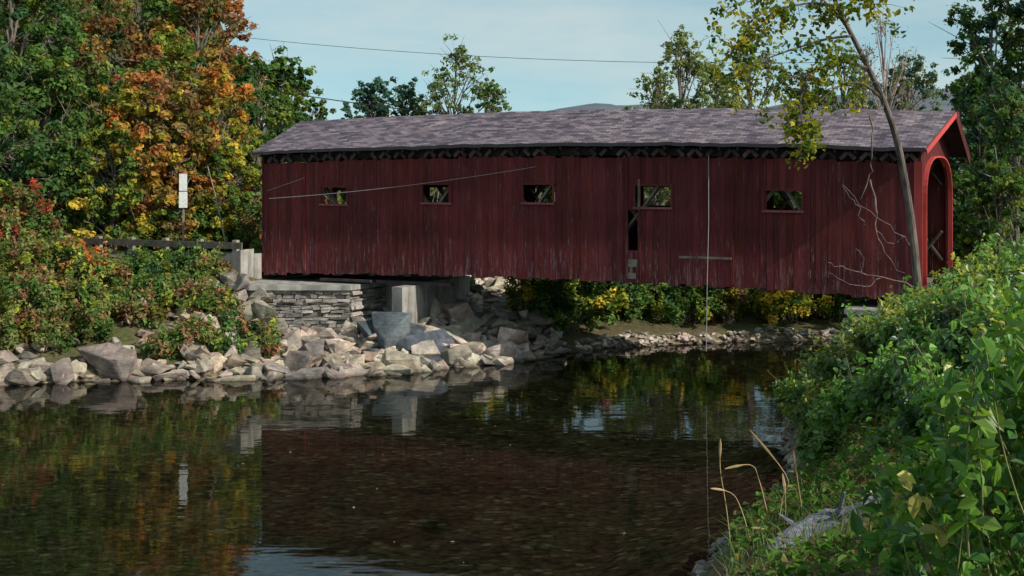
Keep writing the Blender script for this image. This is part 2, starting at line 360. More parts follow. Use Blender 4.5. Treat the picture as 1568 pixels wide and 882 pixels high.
# roof
ZE=7.34; ZR=8.56; sl=(ZR-ZE)/(W/2+.42)
def roofpt(fs,w):
    t=(w+.42)/(W/2+.42)
    if t<=1: lo=-.28+.2*t; hi=BL+.30+.38*t; z=ZE+(ZR-ZE)*t
    else: t2=(w-W/2)/(W/2+.75); lo=-.08-.2*t2; hi=BL+.68-.1*t2; z=ZR-sl*(w-W/2)
    s=lo+(hi-lo)*fs
    return s,z
mb=MB()
nsg=110; ws=list(np.linspace(-.42,W/2,9))+list(np.linspace(W/2,W+.75,9))[1:]
wob=rng.normal(size=(nsg+1,len(ws)))*.008; wl=np.convolve(rng.normal(size=nsg+9),np.ones(9)/9,'valid')*.06
top=[];bot=[]
for i_ in range(nsg+1):
    for j_,w_ in enumerate(ws):
        s,z=roofpt(i_/nsg,w_); z+=float(camber(s))+wob[i_,j_]+(wl[i_] if j_ in(0,1,2) else wl[i_]*.4)
        top.append([s,w_,z+.06]); bot.append([s,w_,z-.05])
nw=len(ws); ft=[];fb=[];sd=[]
n0=(nsg+1)*nw
for i_ in range(nsg):
    for j_ in range(nw-1):
        a_=i_*nw+j_; ft.append([a_,a_+nw,a_+nw+1,a_+1]); fb.append([n0+a_,n0+a_+1,n0+a_+nw+1,n0+a_+nw])
for i_ in range(nsg):
    a_=i_*nw; sd.append([a_,n0+a_,n0+a_+nw,a_+nw]); a_=i_*nw+nw-1; sd.append([a_,a_+nw,n0+a_+nw,n0+a_])
re=[]
for j_ in range(nw-1):
    a_=j_; sd.append([a_,a_+1,n0+a_+1,n0+a_]); a_=nsg*nw+j_; re.append([a_,n0+a_,n0+a_+1,a_+1])
allv=np.array(top+bot)
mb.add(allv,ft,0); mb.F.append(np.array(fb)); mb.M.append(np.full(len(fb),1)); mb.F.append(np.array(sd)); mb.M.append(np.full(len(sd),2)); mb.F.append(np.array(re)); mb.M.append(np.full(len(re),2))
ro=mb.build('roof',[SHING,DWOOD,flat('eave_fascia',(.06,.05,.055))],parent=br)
uvl=ro.data.uv_layers.new(name='UVMap'); vi=np.zeros(len(ro.data.loops),int); ro.data.loops.foreach_get('vertex_index',vi)
vv=allv[vi]; uvl.data.foreach_set('uv',np.c_[vv[:,0],np.abs(vv[:,1]-W/2)*1.1].ravel())
mb=MB()
s=.1
while s<BL:
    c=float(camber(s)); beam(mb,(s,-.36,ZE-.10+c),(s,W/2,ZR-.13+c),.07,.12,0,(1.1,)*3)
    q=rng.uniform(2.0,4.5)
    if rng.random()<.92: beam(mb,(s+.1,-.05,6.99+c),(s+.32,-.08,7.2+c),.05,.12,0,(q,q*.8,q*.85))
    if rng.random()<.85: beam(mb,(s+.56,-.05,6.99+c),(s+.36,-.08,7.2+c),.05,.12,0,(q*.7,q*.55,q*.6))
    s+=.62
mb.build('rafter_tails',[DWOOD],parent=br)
def portal(name,s0,th,mat):
    mb=MB(); n=24; c=float(camber(s0)); base=2.85
    jw=.26; ow0,ow1=jw,W-jw; zs=5.75; rz=1.40
    ang=np.linspace(math.pi,0,n)
    pts=[(ow0,base)]+[( (ow0+ow1)/2+(ow1-ow0)/2*np.sign(math.cos(a_))*abs(math.cos(a_))**.75, zs+rz*math.sin(a_)**.8) for a_ in ang]+[(ow1,base)]
    def topz(w_): return (ZE+sl*(w_+.42) if w_<W/2 else ZR-sl*(w_-W/2))-.07
    outer=[(-.04,base)]
    for (w_,z_) in pts[1:-1]:
        ww=(w_-ow0)/(ow1-ow0)*(W+.08)-.04; outer.append((ww,topz(ww)))
    outer.append((W+.04,base))
    k=len(pts); V=[]
    for sx_ in(s0,s0+th):
        for w_,z_ in pts: V.append((sx_,w_,z_+c))
        for w_,z_ in outer: V.append((sx_,w_,z_+c))
    f=[]
    for q in range(k-1):
        f.append([q,q+1,k+q+1,k+q]); f.append([2*k+q,3*k+q,3*k+q+1,2*k+q+1])
        f.append([q,2*k+q,2*k+q+1,q+1]); f.append([k+q,k+q+1,3*k+q+1,3*k+q])
    mb.add(V,f,0,(.65,.6,.6))  # gable tinted darker, shade of the roof overhang put into the colour
    for q in range(k-1):
        a_,b_=pts[q],pts[q+1]; x_=s0+th
        beam(mb,(x_+.03*np.sign(th),a_[0]-.05*np.sign(W/2-a_[0]),a_[1]+c),(x_+.03*np.sign(th),b_[0]-.05*np.sign(W/2-b_[0]),b_[1]+c),.05,.20,1,up=(1,0,0.001))
    if th>0: box(mb,s0-.12,s0+th+.05,-.08,-.05,ZB,7.0,1,(.7,.7,.7))
    mb.build(name,[mat,REDF],parent=br)
portal('portal_right',BL+.01,.08,RED); portal('portal_left',-.01,-.08,RED)
mb=MB()
beam(mb,(BL+.33,-.44,ZE-.06),(BL+.71,W/2-.01,ZR-.08),.04,.15,0); beam(mb,(BL+.71,W/2+.01,ZR-.10),(BL+.62,W+.72,ZR-sl*(W/2+.75)-.16),.04,.34,1,(.6,.55,.55))  # far rake darkened in colour to stand for overhang shade
mb.build('rake_boards',[REDF,RED],parent=br)
# ---------------- abutments
def loc2w(s,w,z): p=L+U*s+Vv*w; return [p[0],p[1],z]
def stone_wall(mb,p0,p1,z0,z1,depth,ch=.16):
    p0=np.array(p0,float);p1=np.array(p1,float);Ln=np.linalg.norm(p1-p0);d=(p1-p0)/Ln;nn=np.array([d[1],-d[0]])
    z=z0
    while z<z1-.03:
        hh=min(rng.uniform(.5,1.3)*ch,z1-z); s=0
        while s<Ln:
            ll=min(rng.uniform(.18,.7),Ln-s); pr=rng.uniform(-.04,.11)
            a_=p0+d*(s+.012);b_=p0+d*(s+ll-.012); v=[]
            for zz in(z+.008,z+hh-.01):
                for q,e in((a_,pr),(b_,pr+rng.uniform(-.03,.03)),(b_,-depth),(a_,-depth)):
                    w2=q+nn*e; v.append([w2[0],w2[1],zz])
            v=np.array(v); v+=rng.normal(size=v.shape)*.014
            cc=rng.uniform(.5,1.25); mb.add(v,BOXF,0,np.array([.42,.395,.36])*cc); s+=ll
        z+=hh
mb=MB()
A=loc2w(1.0,-2.2,0)[:2];B=loc2w(4.2,-.55,0)[:2];B2=loc2w(4.4,2.2,0)[:2];A2=loc2w(-.8,-2.3,0)[:2]
stone_wall(mb,A,B,-.2,2.36,.5,.13); stone_wall(mb,B,B2,-.2,2.36,.4,.13); stone_wall(mb,A2,A,-.2,2.36,.4,.13)
poly=[loc2w(-.9,-2.45,0),loc2w(1.05,-2.35,0),loc2w(4.35,-.7,0),loc2w(4.5,W,0),loc2w(-.9,W,0)]
v=[[p[0],p[1],2.37] for p in poly]+[[p[0],p[1],2.55] for p in poly]
mb.add(v,[[5,6,7,8,9]],1); mb.add(v,[[4,3,2,1,0]],1); mb.add(v,[[q,(q+1)%5,5+(q+1)%5,5+q] for q in range(5)],1)
def lbox(mb,s0,s1,w0,w1,z0,z1,mat,col=(1,1,1),dz=0):
    v=[loc2w(s0,w0,z0),loc2w(s1,w0,z0),loc2w(s1,w1,z0),loc2w(s0,w1,z0),loc2w(s0,w0,z1+dz),loc2w(s1,w0,z1),loc2w(s1,w1,z1),loc2w(s0,w1,z1+dz)]
    mb.add(v,BOXF,mat,col)
q0=s_of(600,-.9); q1=s_of(616,-.9); lbox(mb,q0,q1,-.9,.6,-.3,2.58,1); lbox(mb,4.4,q0-.01,1.6,W,-.3,2.58,1,)
mb.build('stone_abutment',[ROCK,CONC])
mb=MB(); lbox(mb,-1.5,-.12,-1.3,-.5,2.4,3.75,0,dz=-.45); lbox(mb,-.6,-.10,-.5,-.05,2.4,3.55,0); lbox(mb,-2.7,-1.52,-1.35,-.6,2.2,3.0,0,dz=-.4)
mb.build('concrete_parapet',[CONC])
mb=MB(); P4=[loc2w(s_of(1297,-.8),-.8,0)[:2],loc2w(BL+.4,-.8,0)[:2]]
stone_wall(mb,P4[0],P4[1],-.4,2.36,.6,.2)
stone_wall(mb,loc2w(s_of(1297,-.8)+.05,W,0)[:2],P4[0],-.4,2.36,.5,.2)
sa=s_of(1297,-.8); lbox(mb,sa-.06,BL+.4,-.9,W,2.37,2.52,1); mb.build('stone_abutment',[ROCK,CONC])
# ---------------- rocks
protos=[]
import bmesh
for q in range(34):
    bm=bmesh.new(); pts=rng.normal(size=(12,3)); pts/=np.linalg.norm(pts,axis=1,keepdims=True); pts*=rng.uniform(.65,1.15,(12,1))
    pts=np.clip(pts,-.74,.74)
    for p in pts: bm.verts.new(p)
    r=bmesh.ops.convex_hull(bm,input=bm.verts)
    for v_ in [v_ for v_ in bm.verts if not v_.link_faces]: bm.verts.remove(v_)
    bmesh.ops.triangulate(bm,faces=bm.faces); bmesh.ops.bevel(bm,geom=list(bm.edges),offset=.025,segments=1,affect='EDGES'); bmesh.ops.triangulate(bm,faces=bm.faces)
    bm.verts.index_update(); protos.append((np.array([v_.co[:] for v_ in bm.verts]),np.array([[v_.index for v_ in f.verts] for f in bm.faces]))); bm.free()
def rock(mb,x,y,size,z=None,flatn=.6,tint=None,sink=.25,tilt=.45):
    v,f=protos[rng.integers(len(protos))]
    sx=np.array([rng.uniform(.9,1.6),rng.uniform(.7,1.1),rng.uniform(.5,1.0)*flatn/.6*.75])*size*.62
    v=v*sx; ax=Vector(rng.normal(size=3)).normalized(); M=np.array(Matrix.Rotation(rng.normal()*tilt,3,ax)@Matrix.Rotation(rng.uniform(0,6.28),3,'Z')); v=v@M.T
    if z is None: z=float(hgt(x,y))
    c=np.array([.48,.40,.33]) if tint is None else np.array(tint)
    if tint is None and x>-4.5: c=np.array([.60,.52,.44])  # paler tint puts sunlight into the colour of the pile under the bridge
    c=c*rng.uniform(.5,1.2)*rng.uniform(.93,1.07,3)
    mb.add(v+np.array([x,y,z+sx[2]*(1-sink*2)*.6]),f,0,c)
mb=MB()
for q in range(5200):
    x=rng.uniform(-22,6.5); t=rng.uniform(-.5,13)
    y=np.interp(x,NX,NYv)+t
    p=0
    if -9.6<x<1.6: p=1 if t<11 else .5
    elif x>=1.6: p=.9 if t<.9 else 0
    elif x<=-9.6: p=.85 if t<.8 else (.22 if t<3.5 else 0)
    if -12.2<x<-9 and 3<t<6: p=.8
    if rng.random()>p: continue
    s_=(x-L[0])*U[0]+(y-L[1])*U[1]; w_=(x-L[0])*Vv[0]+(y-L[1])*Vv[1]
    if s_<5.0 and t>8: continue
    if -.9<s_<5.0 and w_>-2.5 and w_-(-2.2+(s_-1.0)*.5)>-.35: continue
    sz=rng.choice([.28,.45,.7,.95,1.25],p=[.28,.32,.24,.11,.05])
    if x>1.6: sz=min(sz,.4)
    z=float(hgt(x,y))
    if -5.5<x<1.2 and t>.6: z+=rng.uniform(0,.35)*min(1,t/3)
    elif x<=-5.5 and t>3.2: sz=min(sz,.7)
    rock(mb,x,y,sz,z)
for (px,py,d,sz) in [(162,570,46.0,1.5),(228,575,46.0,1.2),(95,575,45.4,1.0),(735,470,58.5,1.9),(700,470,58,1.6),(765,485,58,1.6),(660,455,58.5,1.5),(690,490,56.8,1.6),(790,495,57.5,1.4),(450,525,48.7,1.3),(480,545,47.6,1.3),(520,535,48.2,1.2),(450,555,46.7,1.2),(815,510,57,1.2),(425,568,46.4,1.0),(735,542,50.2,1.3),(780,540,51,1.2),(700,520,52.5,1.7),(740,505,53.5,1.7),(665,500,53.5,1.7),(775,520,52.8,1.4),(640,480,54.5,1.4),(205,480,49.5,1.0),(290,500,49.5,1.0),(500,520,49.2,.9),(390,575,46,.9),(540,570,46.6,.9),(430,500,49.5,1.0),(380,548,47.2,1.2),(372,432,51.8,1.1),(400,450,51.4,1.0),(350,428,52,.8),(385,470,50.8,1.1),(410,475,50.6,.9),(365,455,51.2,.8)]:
    p=P(px,py,d); rock(mb,p[0],p[1],sz,max(float(hgt(p[0],p[1]))-.05,p[2]-sz*.2),flatn=.8,tint=(.44,.38,.32) if px<600 else (.58,.51,.43))  # right-hand boulders tinted paler, sunlight painted into the pile
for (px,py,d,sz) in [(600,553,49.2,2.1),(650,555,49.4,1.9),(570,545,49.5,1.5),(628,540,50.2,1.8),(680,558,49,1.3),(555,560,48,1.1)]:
    p=P(px,py,d); rock(mb,p[0],p[1],sz,max(float(hgt(p[0],p[1])),p[2]-.2),flatn=.8,tint=(.11,.125,.15),tilt=.3)  # dark blue-grey tint puts cast shade into the boulders' colour
for q in range(500):
    x=rng.uniform(3.5,24); y=np.interp(x,NX,NYv)+rng.uniform(-.3,.6); rock(mb,x,y,rng.uniform(.12,.38))
mb.build('riverbank_rocks',[ROCK])
mb=MB()
for q in range(620):
    x=rng.uniform(1.8,10); y=np.interp(x,SX,SY)-rng.uniform(-.8,1.5); rock(mb,x,y,rng.choice([.08,.14,.22,.34],p=[.4,.35,.2,.05]),tint=(.36,.32,.29))
mb.build('shore_stones',[ROCK])
# ---------------- vegetation
VB=1.85
def vb(*c): return tuple(min(.62,x*VB) for x in c)
G=vb(.052,.092,.024);DG=vb(.028,.06,.026);YG=vb(.14,.155,.026);OR=vb(.25,.10,.03);YE=vb(.30,.225,.035);RD=vb(.27,.045,.03);OL=vb(.095,.10,.035);RU=vb(.14,.075,.042);PG=vb(.11,.135,.06);BG=vb(.035,.075,.055)
def pick(pal,n):
    c=np.array([p[0] for p in pal]); w=np.array([p[1] for p in pal],float); return c[rng.choice(len(c),n,p=w/w.sum())]
def tree(name,x,y,top,r,pal,nl,ls,cb=.25,bark=(1,1,1),nc=38,z0=None,tr=None):
    mb=MB(); z=float(hgt(x,y))-.15 if z0 is None else z0; H=top-z
    bend=rng.normal(size=2)*.04*H; tp=np.linspace(0,1,8)
    tpts=np.c_[x+bend[0]*tp**2,y+bend[1]*tp**2,z+H*.92*tp]; rr=(tr or .02*H)
    tube(mb,tpts,rr*(1-tp*.88),7,0,bark)
    ctr=[];rad=[]
    while len(ctr)<nc:
        h=rng.uniform(cb,1.0); prof=math.sin(min(1,(h-cb)/(1-cb)*.82+.18)*math.pi)**.6
        a=rng.uniform(0,6.28); q=rng.uniform(.25,1)**.6*r*prof
        ctr.append([x+bend[0]*h**2+math.cos(a)*q,y+bend[1]*h**2+math.sin(a)*q,z+H*h]); rad.append(rng.uniform(.16,.34)*r)
    ctr=np.array(ctr);rad=np.array(rad)
    for c_,ra in zip(ctr,rad):
        hh=(c_[2]-z)/H; h0=max(.12,hh-rng.uniform(.12,.28)); b=np.array([np.interp(h0,tp*.92,tpts[:,k]) for k in range(3)])
        mid=(b+c_)/2+np.array([0,0,.06*H*rng.uniform(-.3,.8)]); tt=np.linspace(0,1,5)[:,None]
        pts=(1-tt)**2*b+2*tt*(1-tt)*mid+tt**2*c_; tube(mb,pts,np.linspace(rr*.35*(1-h0*.6),.02,5),5,0,bark)
        for q in range(3):
            e=c_+rng.normal(size=3)*ra*.8; tube(mb,[pts[3],(pts[3]+e)/2+rng.normal(size=3)*.05,e],[.025,.018,.008],3,0,bark)
    if nl>0:
        nsub=6; sc_=np.repeat(ctr,nsub,0)+rng.normal(size=(nc*nsub,3))*np.repeat(rad,nsub)[:,None]*.62
        scol=np.repeat(pick(pal,nc),nsub,0)*.6+pick(pal,nc*nsub)*.4; scol=scol*rng.uniform(.6,1.3,(nc*nsub,1)); srad=np.repeat(rad,nsub)*rng.uniform(.3,.55,nc*nsub)
        idx=rng.integers(0,nc*nsub,nl); d=unit(rng.normal(size=(nl,3))); d[:,2]*=.7
        c=sc_[idx]+d*(srad[idx]*rng.uniform(.35,1.15,nl))[:,None]
        nr=d+np.array([0,0,.6])+rng.normal(size=(nl,3))*.5
        col=scol[idx]*rng.uniform(.7,1.3,(nl,1)); leaves(mb,c,nr,ls*rng.uniform(.7,1.3,nl),np.clip(col,0,.8))
    return mb.build(name,[BARK,LEAF])
def T(name,px,ty,d,r,pal,nl,ls,**k):
    p=P(px,ty,d); return tree(name,p[0],p[1],p[2],r,pal,int(nl*.65) if nl>8000 else nl,ls*(1.1 if nl>8000 else 1),**k)
pA=[(DG,3),(G,5),(YG,1)]; pB=[(G,4),(YG,3),(OR,1)]; pC=[(OR,4),(YE,2),(YG,2),(RU,2),(G,2)]; pD=[(YG,3),(YE,2),(G,4)]; pE=[(RU,2),(OR,2),(G,4),(OL,2)]
for a in [(20,-70,64,4.2,pA,20000,.26),(105,-60,70,4.6,pE,20000,.26),(200,-50,76,4.2,pA,18000,.26),(300,-30,74,3.8,[(G,4),(OR,2),(RU,2)],18000,.26),
          (340,-20,84,2.5,[(OR,2),(RU,3),(RD,1)],9000,.26),(60,90,61,3.0,pA,15000,.24),(265,60,67,3.2,pB,17000,.24),(155,85,64,3.0,pE,15000,.24),
          (235,120,62,2.8,pC,17000,.22),(325,105,64,2.5,pC,15000,.22),(170,200,60,1.9,pD,9000,.2),(395,85,70,2.3,pA,14000,.22),(448,92,76,2.1,pA,13000,.22),(385,215,63.5,1.8,pB,9000,.2),
          (-40,60,58,3.2,pA,12000,.24),(285,225,61.5,1.6,pC,8000,.2),(15,190,59,2.2,pA,10000,.2),(478,155,80,1.6,pA,7500,.2),(100,210,59.5,2.0,pA,9000,.2),(340,230,62,1.5,pD,7000,.2),(430,180,66,1.9,pA,10000,.2)]:
    T('autumn_tree',*a,cb=.1,nc=48)
T('maple_tree',690,76,84,2.3,[(G,3),(PG,3)],9500,.17,cb=.30,nc=56,tr=.16)
T('pine_tree',572,124,86,1.9,[(BG,1)],7500,.2,cb=.3,nc=40); T('pine_tree',615,130,86,1.8,[(BG,3),(G,1)],6600,.2,cb=.3,nc=36); T('pine_tree',545,150,84,1.4,[(BG,1)],4500,.2,cb=.3,nc=24); T('maple_tree',735,125,84,1.6,[(G,3),(PG,3)],5000,.17,cb=.35,nc=32)
for a in [(1040,62,76,2.3,[(PG,3),(YG,1)],7200,.18),(1000,105,74,1.8,[(PG,3),(YG,1)],4600,.18),(1095,95,78,1.9,[(PG,3),(G,1)],6600,.19),(1150,60,72,2.0,[(PG,2),(OL,2)],4000,.2),(1290,75,82,2.0,[(OL,2),(BG,2)],4600,.2),(1230,110,84,1.8,[(OL,2),(BG,2)],5600,.2),(1395,95,86,2.4,[(BG,2),(OL,1)],6500,.22)]:
    T('ash_tree',*a,cb=.35,nc=42)
for a in [(1362,22,84,1.7),(1385,70,88,1.6),(1320,70,90,1.6)]: T('bare_tree',*a,[(OL,1)],500,.15,cb=.35,nc=45,bark=(2.2,2.1,2.3))
pF=[(DG,1),(G,5),(BG,2),(OL,1)]
for a in [(1530,5,58,2.9,pF,20000,.2),(1590,-60,56,3.2,pF,16000,.2),(1478,110,64,1.9,pF,12000,.2),(1500,150,56,1.8,pF,12000,.19),(1560,150,52,2.0,pF,14000,.17),(1490,235,58,1.4,[(G,2),(YG,1),(DG,2)],8000,.17),(1530,250,49,1.6,[(G,2),(YG,1),(DG,2)],10000,.16),(1505,300,50,1.0,[(G,2),(YG,2)],6000,.15),(1570,60,60,2.6,pF,14000,.2)]:
    T('green_tree',*a,cb=.1,nc=46)
def shrubs(name,blobs,ls,mat=None,fine=False,stem=True,stemcol=(1,1,1),shoots=0):
    mb=MB()
    for (x,y,top,r,pal,nl) in blobs:
        z=float(hgt(x,y)); H=max(.4,top-z); nc=max(8,int(nl/60))
        a=rng.uniform(0,6.28,nc); hh=rng.uniform(.0,1,nc)**.8; q=np.sqrt(rng.uniform(0,1,nc))*r*np.sqrt(np.clip(1-(hh*.9)**2,.08,1))
        c=np.c_[x+np.cos(a)*q,y+np.sin(a)*q,np.maximum(z+H*hh*.93,hgt(x+np.cos(a)*q,y+np.sin(a)*q)+.1)]
        cr=rng.uniform(.12,.32,nc)*min(1,r); col=pick(pal,nc)*rng.uniform(.5,1.35,(nc,1))
        idx=rng.integers(0,nc,nl); d=unit(rng.normal(size=(nl,3))); p=c[idx]+d*(cr[idx]*rng.uniform(.3,1.5,nl))[:,None]
        out=(p-np.array([x,y,z]))*.4; nr=d*.6+out/max(.5,r)+np.array([0,0,.6])+rng.normal(size=(nl,3))*.5
        leaves(mb,p,nr,ls*rng.uniform(.6,1.35,nl),np.clip(col[idx]*rng.uniform(.65,1.35,(nl,1)),0,.8),1,fine and y<31)
        ns_=shoots if not(fine and y>35) else 6
        if ns_:
            tops=np.argsort(c[:,2])[-max(4,nc//2):]
            for k in range(ns_):
                b=c[rng.choice(tops)]; e=b+np.array([rng.normal()*.22,rng.normal()*.22,rng.uniform(.25,.85)*(1 if y<36 or not fine else .5)]); tube(mb,[b,(b+e)/2+rng.normal(size=3)*.04,e],[.008,.006,.003],3,0,(1.2,1.1,.8))
                m_=rng.integers(10,22); t=rng.uniform(.15,1,m_)[:,None]; pc=b+(e-b)*t+rng.normal(size=(m_,3))*.055
                leaves(mb,pc,rng.normal(size=(m_,3))+np.array([0,-.3,.5]),ls*rng.uniform(.7,1.25,m_),np.tile(pick(pal,1)*rng.uniform(.9,1.7),(m_,1))*rng.uniform(.7,1.3,(m_,1)),1,True)
        if stem:
            for k in range(int(6+nc*.3)):
                e=c[rng.integers(nc)]+np.array([0,0,rng.uniform(0,.35)]); b=np.array([x+rng.normal()*.15*r,y+rng.normal()*.15*r,z-.05])
                tube(mb,[b,(b+e)/2+rng.normal(size=3)*.08,e],[.022,.014,.005],3,0,stemcol)
    return mb.build(name,[BARK,mat or LEAF])
def B(px,ty,d,r,pal,nl): p=P(px,ty,d); return (p[0],p[1],p[2],r,pal,nl)
pOl=[(OL,4),(YG,2),(G,3),(RU,1)]; pRu=[(RU,3),(OL,3),(G,3),(YG,1)]; pGr=[(G,4),(DG,2),(YG,1)]; pWarm=[(RU,1),(OR,1),(YE,2),(YG,3),(OL,3),(G,3)]; pR=[(RD,2),(RU,2),(OL,3),(G,2)]
bl=[B(20,360,52,1.7,pOl,4500),B(90,370,53,1.7,pOl+[(OR,3)],5000),B(150,400,51.5,1.5,pOl+[(OR,2)],4500),B(50,430,48,1.5,pRu,4000),B(130,435,49,1.4,pOl,3500),B(-30,400,48,1.6,pOl,3500),
    B(225,395,53,1.3,pGr,4500),B(285,400,53.5,1.1,pGr,3800),B(315,415,52.5,.8,pOl,2200),B(10,490,46.6,1.1,pRu,2500),B(75,500,46.8,.9,pRu,2200),B(240,425,51,1.3,pGr,3000),B(190,445,50,1.2,pRu,2300),
    B(270,445,50.5,1.2,pRu,2600),B(320,450,50,1.0,pOl,2300),B(370,495,49,.8,pGr+[(RU,3)],1900),B(300,500,48,1.0,pRu,2200),B(255,520,47.4,.8,pRu,1600),B(395,510,48.4,.6,pOl,1000),B(30,280,56,1.6,pR,3500),B(5,330,54,1.3,pR,2500),B(60,330,56,1.2,pRu,2300),B(325,475,50.,.9,pRu,1800),B(215,470,49,.9,pRu,1800),B(140,480,47.6,.8,pRu,1500),B(352,525,47.5,.6,pGr,900),B(720,487,56,.5,pGr,500),B(420,530,47.4,.5,pRu,600)]
shrubs('riverbank_shrubs',bl,.15,shoots=10)
bl=[]
for k in range(26):
    px=rng.uniform(-20,420); d=rng.uniform(60,63.5); bl.append(B(px,rng.uniform(298,325),d,rng.uniform(1.,1.5),[pOl,pRu,pGr,pD][rng.integers(4)],1900))
shrubs('roadside_shrubs',bl,.17)
bl=[]
for k in range(60):
    px=640+k*11.5+rng.uniform(-8,8); x=(px-784)*58/F; d=np.interp(x,NX,NYv)+rng.uniform(1.8,6); pal=[pWarm,pWarm,pOl,pGr,pD,pGr][rng.integers(6)]
    if px<800: d=max(d,62.5)+rng.uniform(0,2)
    if px>1240: pal=pGr
    bl.append(B(px,rng.uniform(400,455) if px>800 else 425,d,rng.uniform(.9,1.5),pal,1500))
for k in range(30):
    px=600+k*25+rng.uniform(-8,8); bl.append(B(px,rng.uniform(340,390),rng.uniform(65,70),1.8,[pGr,pWarm,pA][rng.integers(3)],1400))
bl.append(B(1205,440,57.5,1.3,[(YE,3),(YG,2)],1800)); bl.append(B(900,330,66,1.6,[(RD,3),(OR,2)],2400)); bl.append(B(880,440,58.5,.9,[(OR,2),(YE,2)],900))
shrubs('far_bank_shrubs',bl,.17,shoots=6)
bl=[]
for k in range(52):
    px=500+k*21; d=rng.uniform(74,92); bl.append(B(px,rng.uniform(182,205),d,2.8,[pA,pOl,pGr,pB][rng.integers(4)],1100))
shrubs('background_woodland',bl,.55)
pRB=[(vb(.06,.12,.026),5),(vb(.075,.145,.035),4),(DG,2),(YG,1)]
bl=[]
for (px,ty,d,r) in [(1245,610,40,.8),(1290,600,39,1.0),(1335,562,39,1.0),(1380,540,37,1.0),(1425,510,36,1.1),(1240,655,35,.9),(1290,630,34,1.1),(1345,600,33,1.1),(1400,555,32,1.2),(1460,490,34,1.3),(1510,430,32,1.4),(1560,400,30,1.4),(1265,690,30,.9),(1320,655,28,1.0),(1380,620,27,1.0),(1440,560,26,1.2),(1500,510,25,1.2),(1560,470,24,1.2),(1275,745,25,.7),(1330,710,23,.8),(1390,660,22,.9),(1450,620,21,.9),(1520,570,20,1.),(1430,700,17.5,.7),(1500,650,17,.8),(1570,600,16,.9),(1480,410,41,1.0),(1520,390,44,1.3),(1580,360,40,1.4),(1465,435,43,.8)]:
    bl.append(B(px,ty+rng.uniform(0,12),d,r,pRB if rng.random()<.65 else [(G,3),(YG,3),(OL,2)],int(1500*max(1,r)*1.1)))
shrubs('right_bank_shrubs',bl,.12,LEAFN,True,shoots=26)
# near leafy bush
mb=MB(); cs=[];ns=[];cl=[];sz=[]
for k in range(430):
    px=rng.uniform(1320,1740); lim=np.interp(px,[1320,1400,1480,1568,1800],[730,640,520,415,380]); py=lim+abs(rng.normal())*170+rng.uniform(0,25); d=rng.uniform(6.5,10.5)
    if py>1100 or (px<1440 and rng.random()<.55) or (px<1400 and py>800): continue
    tip=P(px,py,d); ln=rng.uniform(.5,1.1); base=tip-np.array([-.2+rng.normal()*.15,rng.normal()*.15,ln]); 
    mid=(tip+base)/2+rng.normal(size=3)*.06; tt=np.linspace(0,1,7)[:,None]; pts=(1-tt)**2*base+2*tt*(1-tt)*mid+tt**2*tip
    tube(mb,pts,np.linspace(.006,.002,7),4,0,(1.2,1.4,.7)); m_=int(10+ln*15)
    t=rng.uniform(.1 if px>1440 else .45,1,m_)[:,None]; c=(1-t)**2*base+2*t*(1-t)*mid+t**2*tip; o_=unit(rng.normal(size=(m_,3))*np.array([1,1,.4])); c=c+o_*rng.uniform(.03,.11,(m_,1))
    base_c=np.array([(.13,.27,.035),(.08,.20,.035),(.19,.32,.05),(.40,.37,.09),(.055,.14,.03)])[rng.choice(5,p=[.33,.25,.2,.06,.16])]
    cs.append(c);ns.append(o_*.6+np.array([.2,-.3,.7])+rng.normal(size=(m_,3))*.5);cl.append(base_c*rng.uniform(.6,1.3,(m_,1)));sz.append(rng.uniform(.05,.14,m_))
leaves(mb,np.concatenate(cs),np.concatenate(ns),np.concatenate(sz),np.concatenate(cl),1,True,aspect=.27)
mb.build('leafy_bush',[BARK,LEAFN])
# leaning riverside tree
mb=MB()
def PT(l): return np.array([P(*q) for q in l])
def sm(pts,n=20):
    pts=np.asarray(pts); t=np.linspace(0,len(pts)-1,n); i=np.clip(t.astype(int),0,len(pts)-2); f=(t-i)[:,None]
    p0=pts[np.clip(i-1,0,None)];p1=pts[i];p2=pts[i+1];p3=pts[np.clip(i+2,None,len(pts)-1)]
    return .5*((2*p1)+(-p0+p2)*f+(2*p0-5*p1+4*p2-p3)*f*f+(-p0+3*p1-3*p2+p3)*f**3)
tr_=sm(PT([(1409,490,38),(1405,440,38),(1399,370,38),(1388,290,37.8),(1372,210,37.5),(1352,152,37.2),(1330,105,37),(1305,55,36.8),(1282,10,36.6),(1262,-50,36.4),(1250,-120,36.2)]),34)
tube(mb,tr_,np.linspace(.125,.035,34),10,0,(.8,.78,.82))
brs=[[(1352,152,37.2),(1320,128,36.8),(1285,132,36.5),(1250,160,36.2),(1225,200,36)],[(1330,105,37),(1290,95,36.5),(1240,110,36),(1190,130,35.8),(1165,165,35.6)],
[(1305,55,36.8),(1265,60,36.4),(1215,75,36),(1160,95,35.8),(1125,110,35.6)],[(1282,10,36.6),(1240,5,36.2),(1190,15,36),(1140,30,35.8)],[(1305,55,36.8),(1280,20,37),(1230,-20,37.2),(1170,-10,37.3),(1120,10,37.5)],
[(1262,-50,36.4),(1320,-30,36),(1340,10,36)],[(1240,110,36),(1225,160,35.8),(1238,225,35.7)],[(1190,15,36),(1165,40,35.8),(1125,75,35.6)]]
cs=[];cl=[]
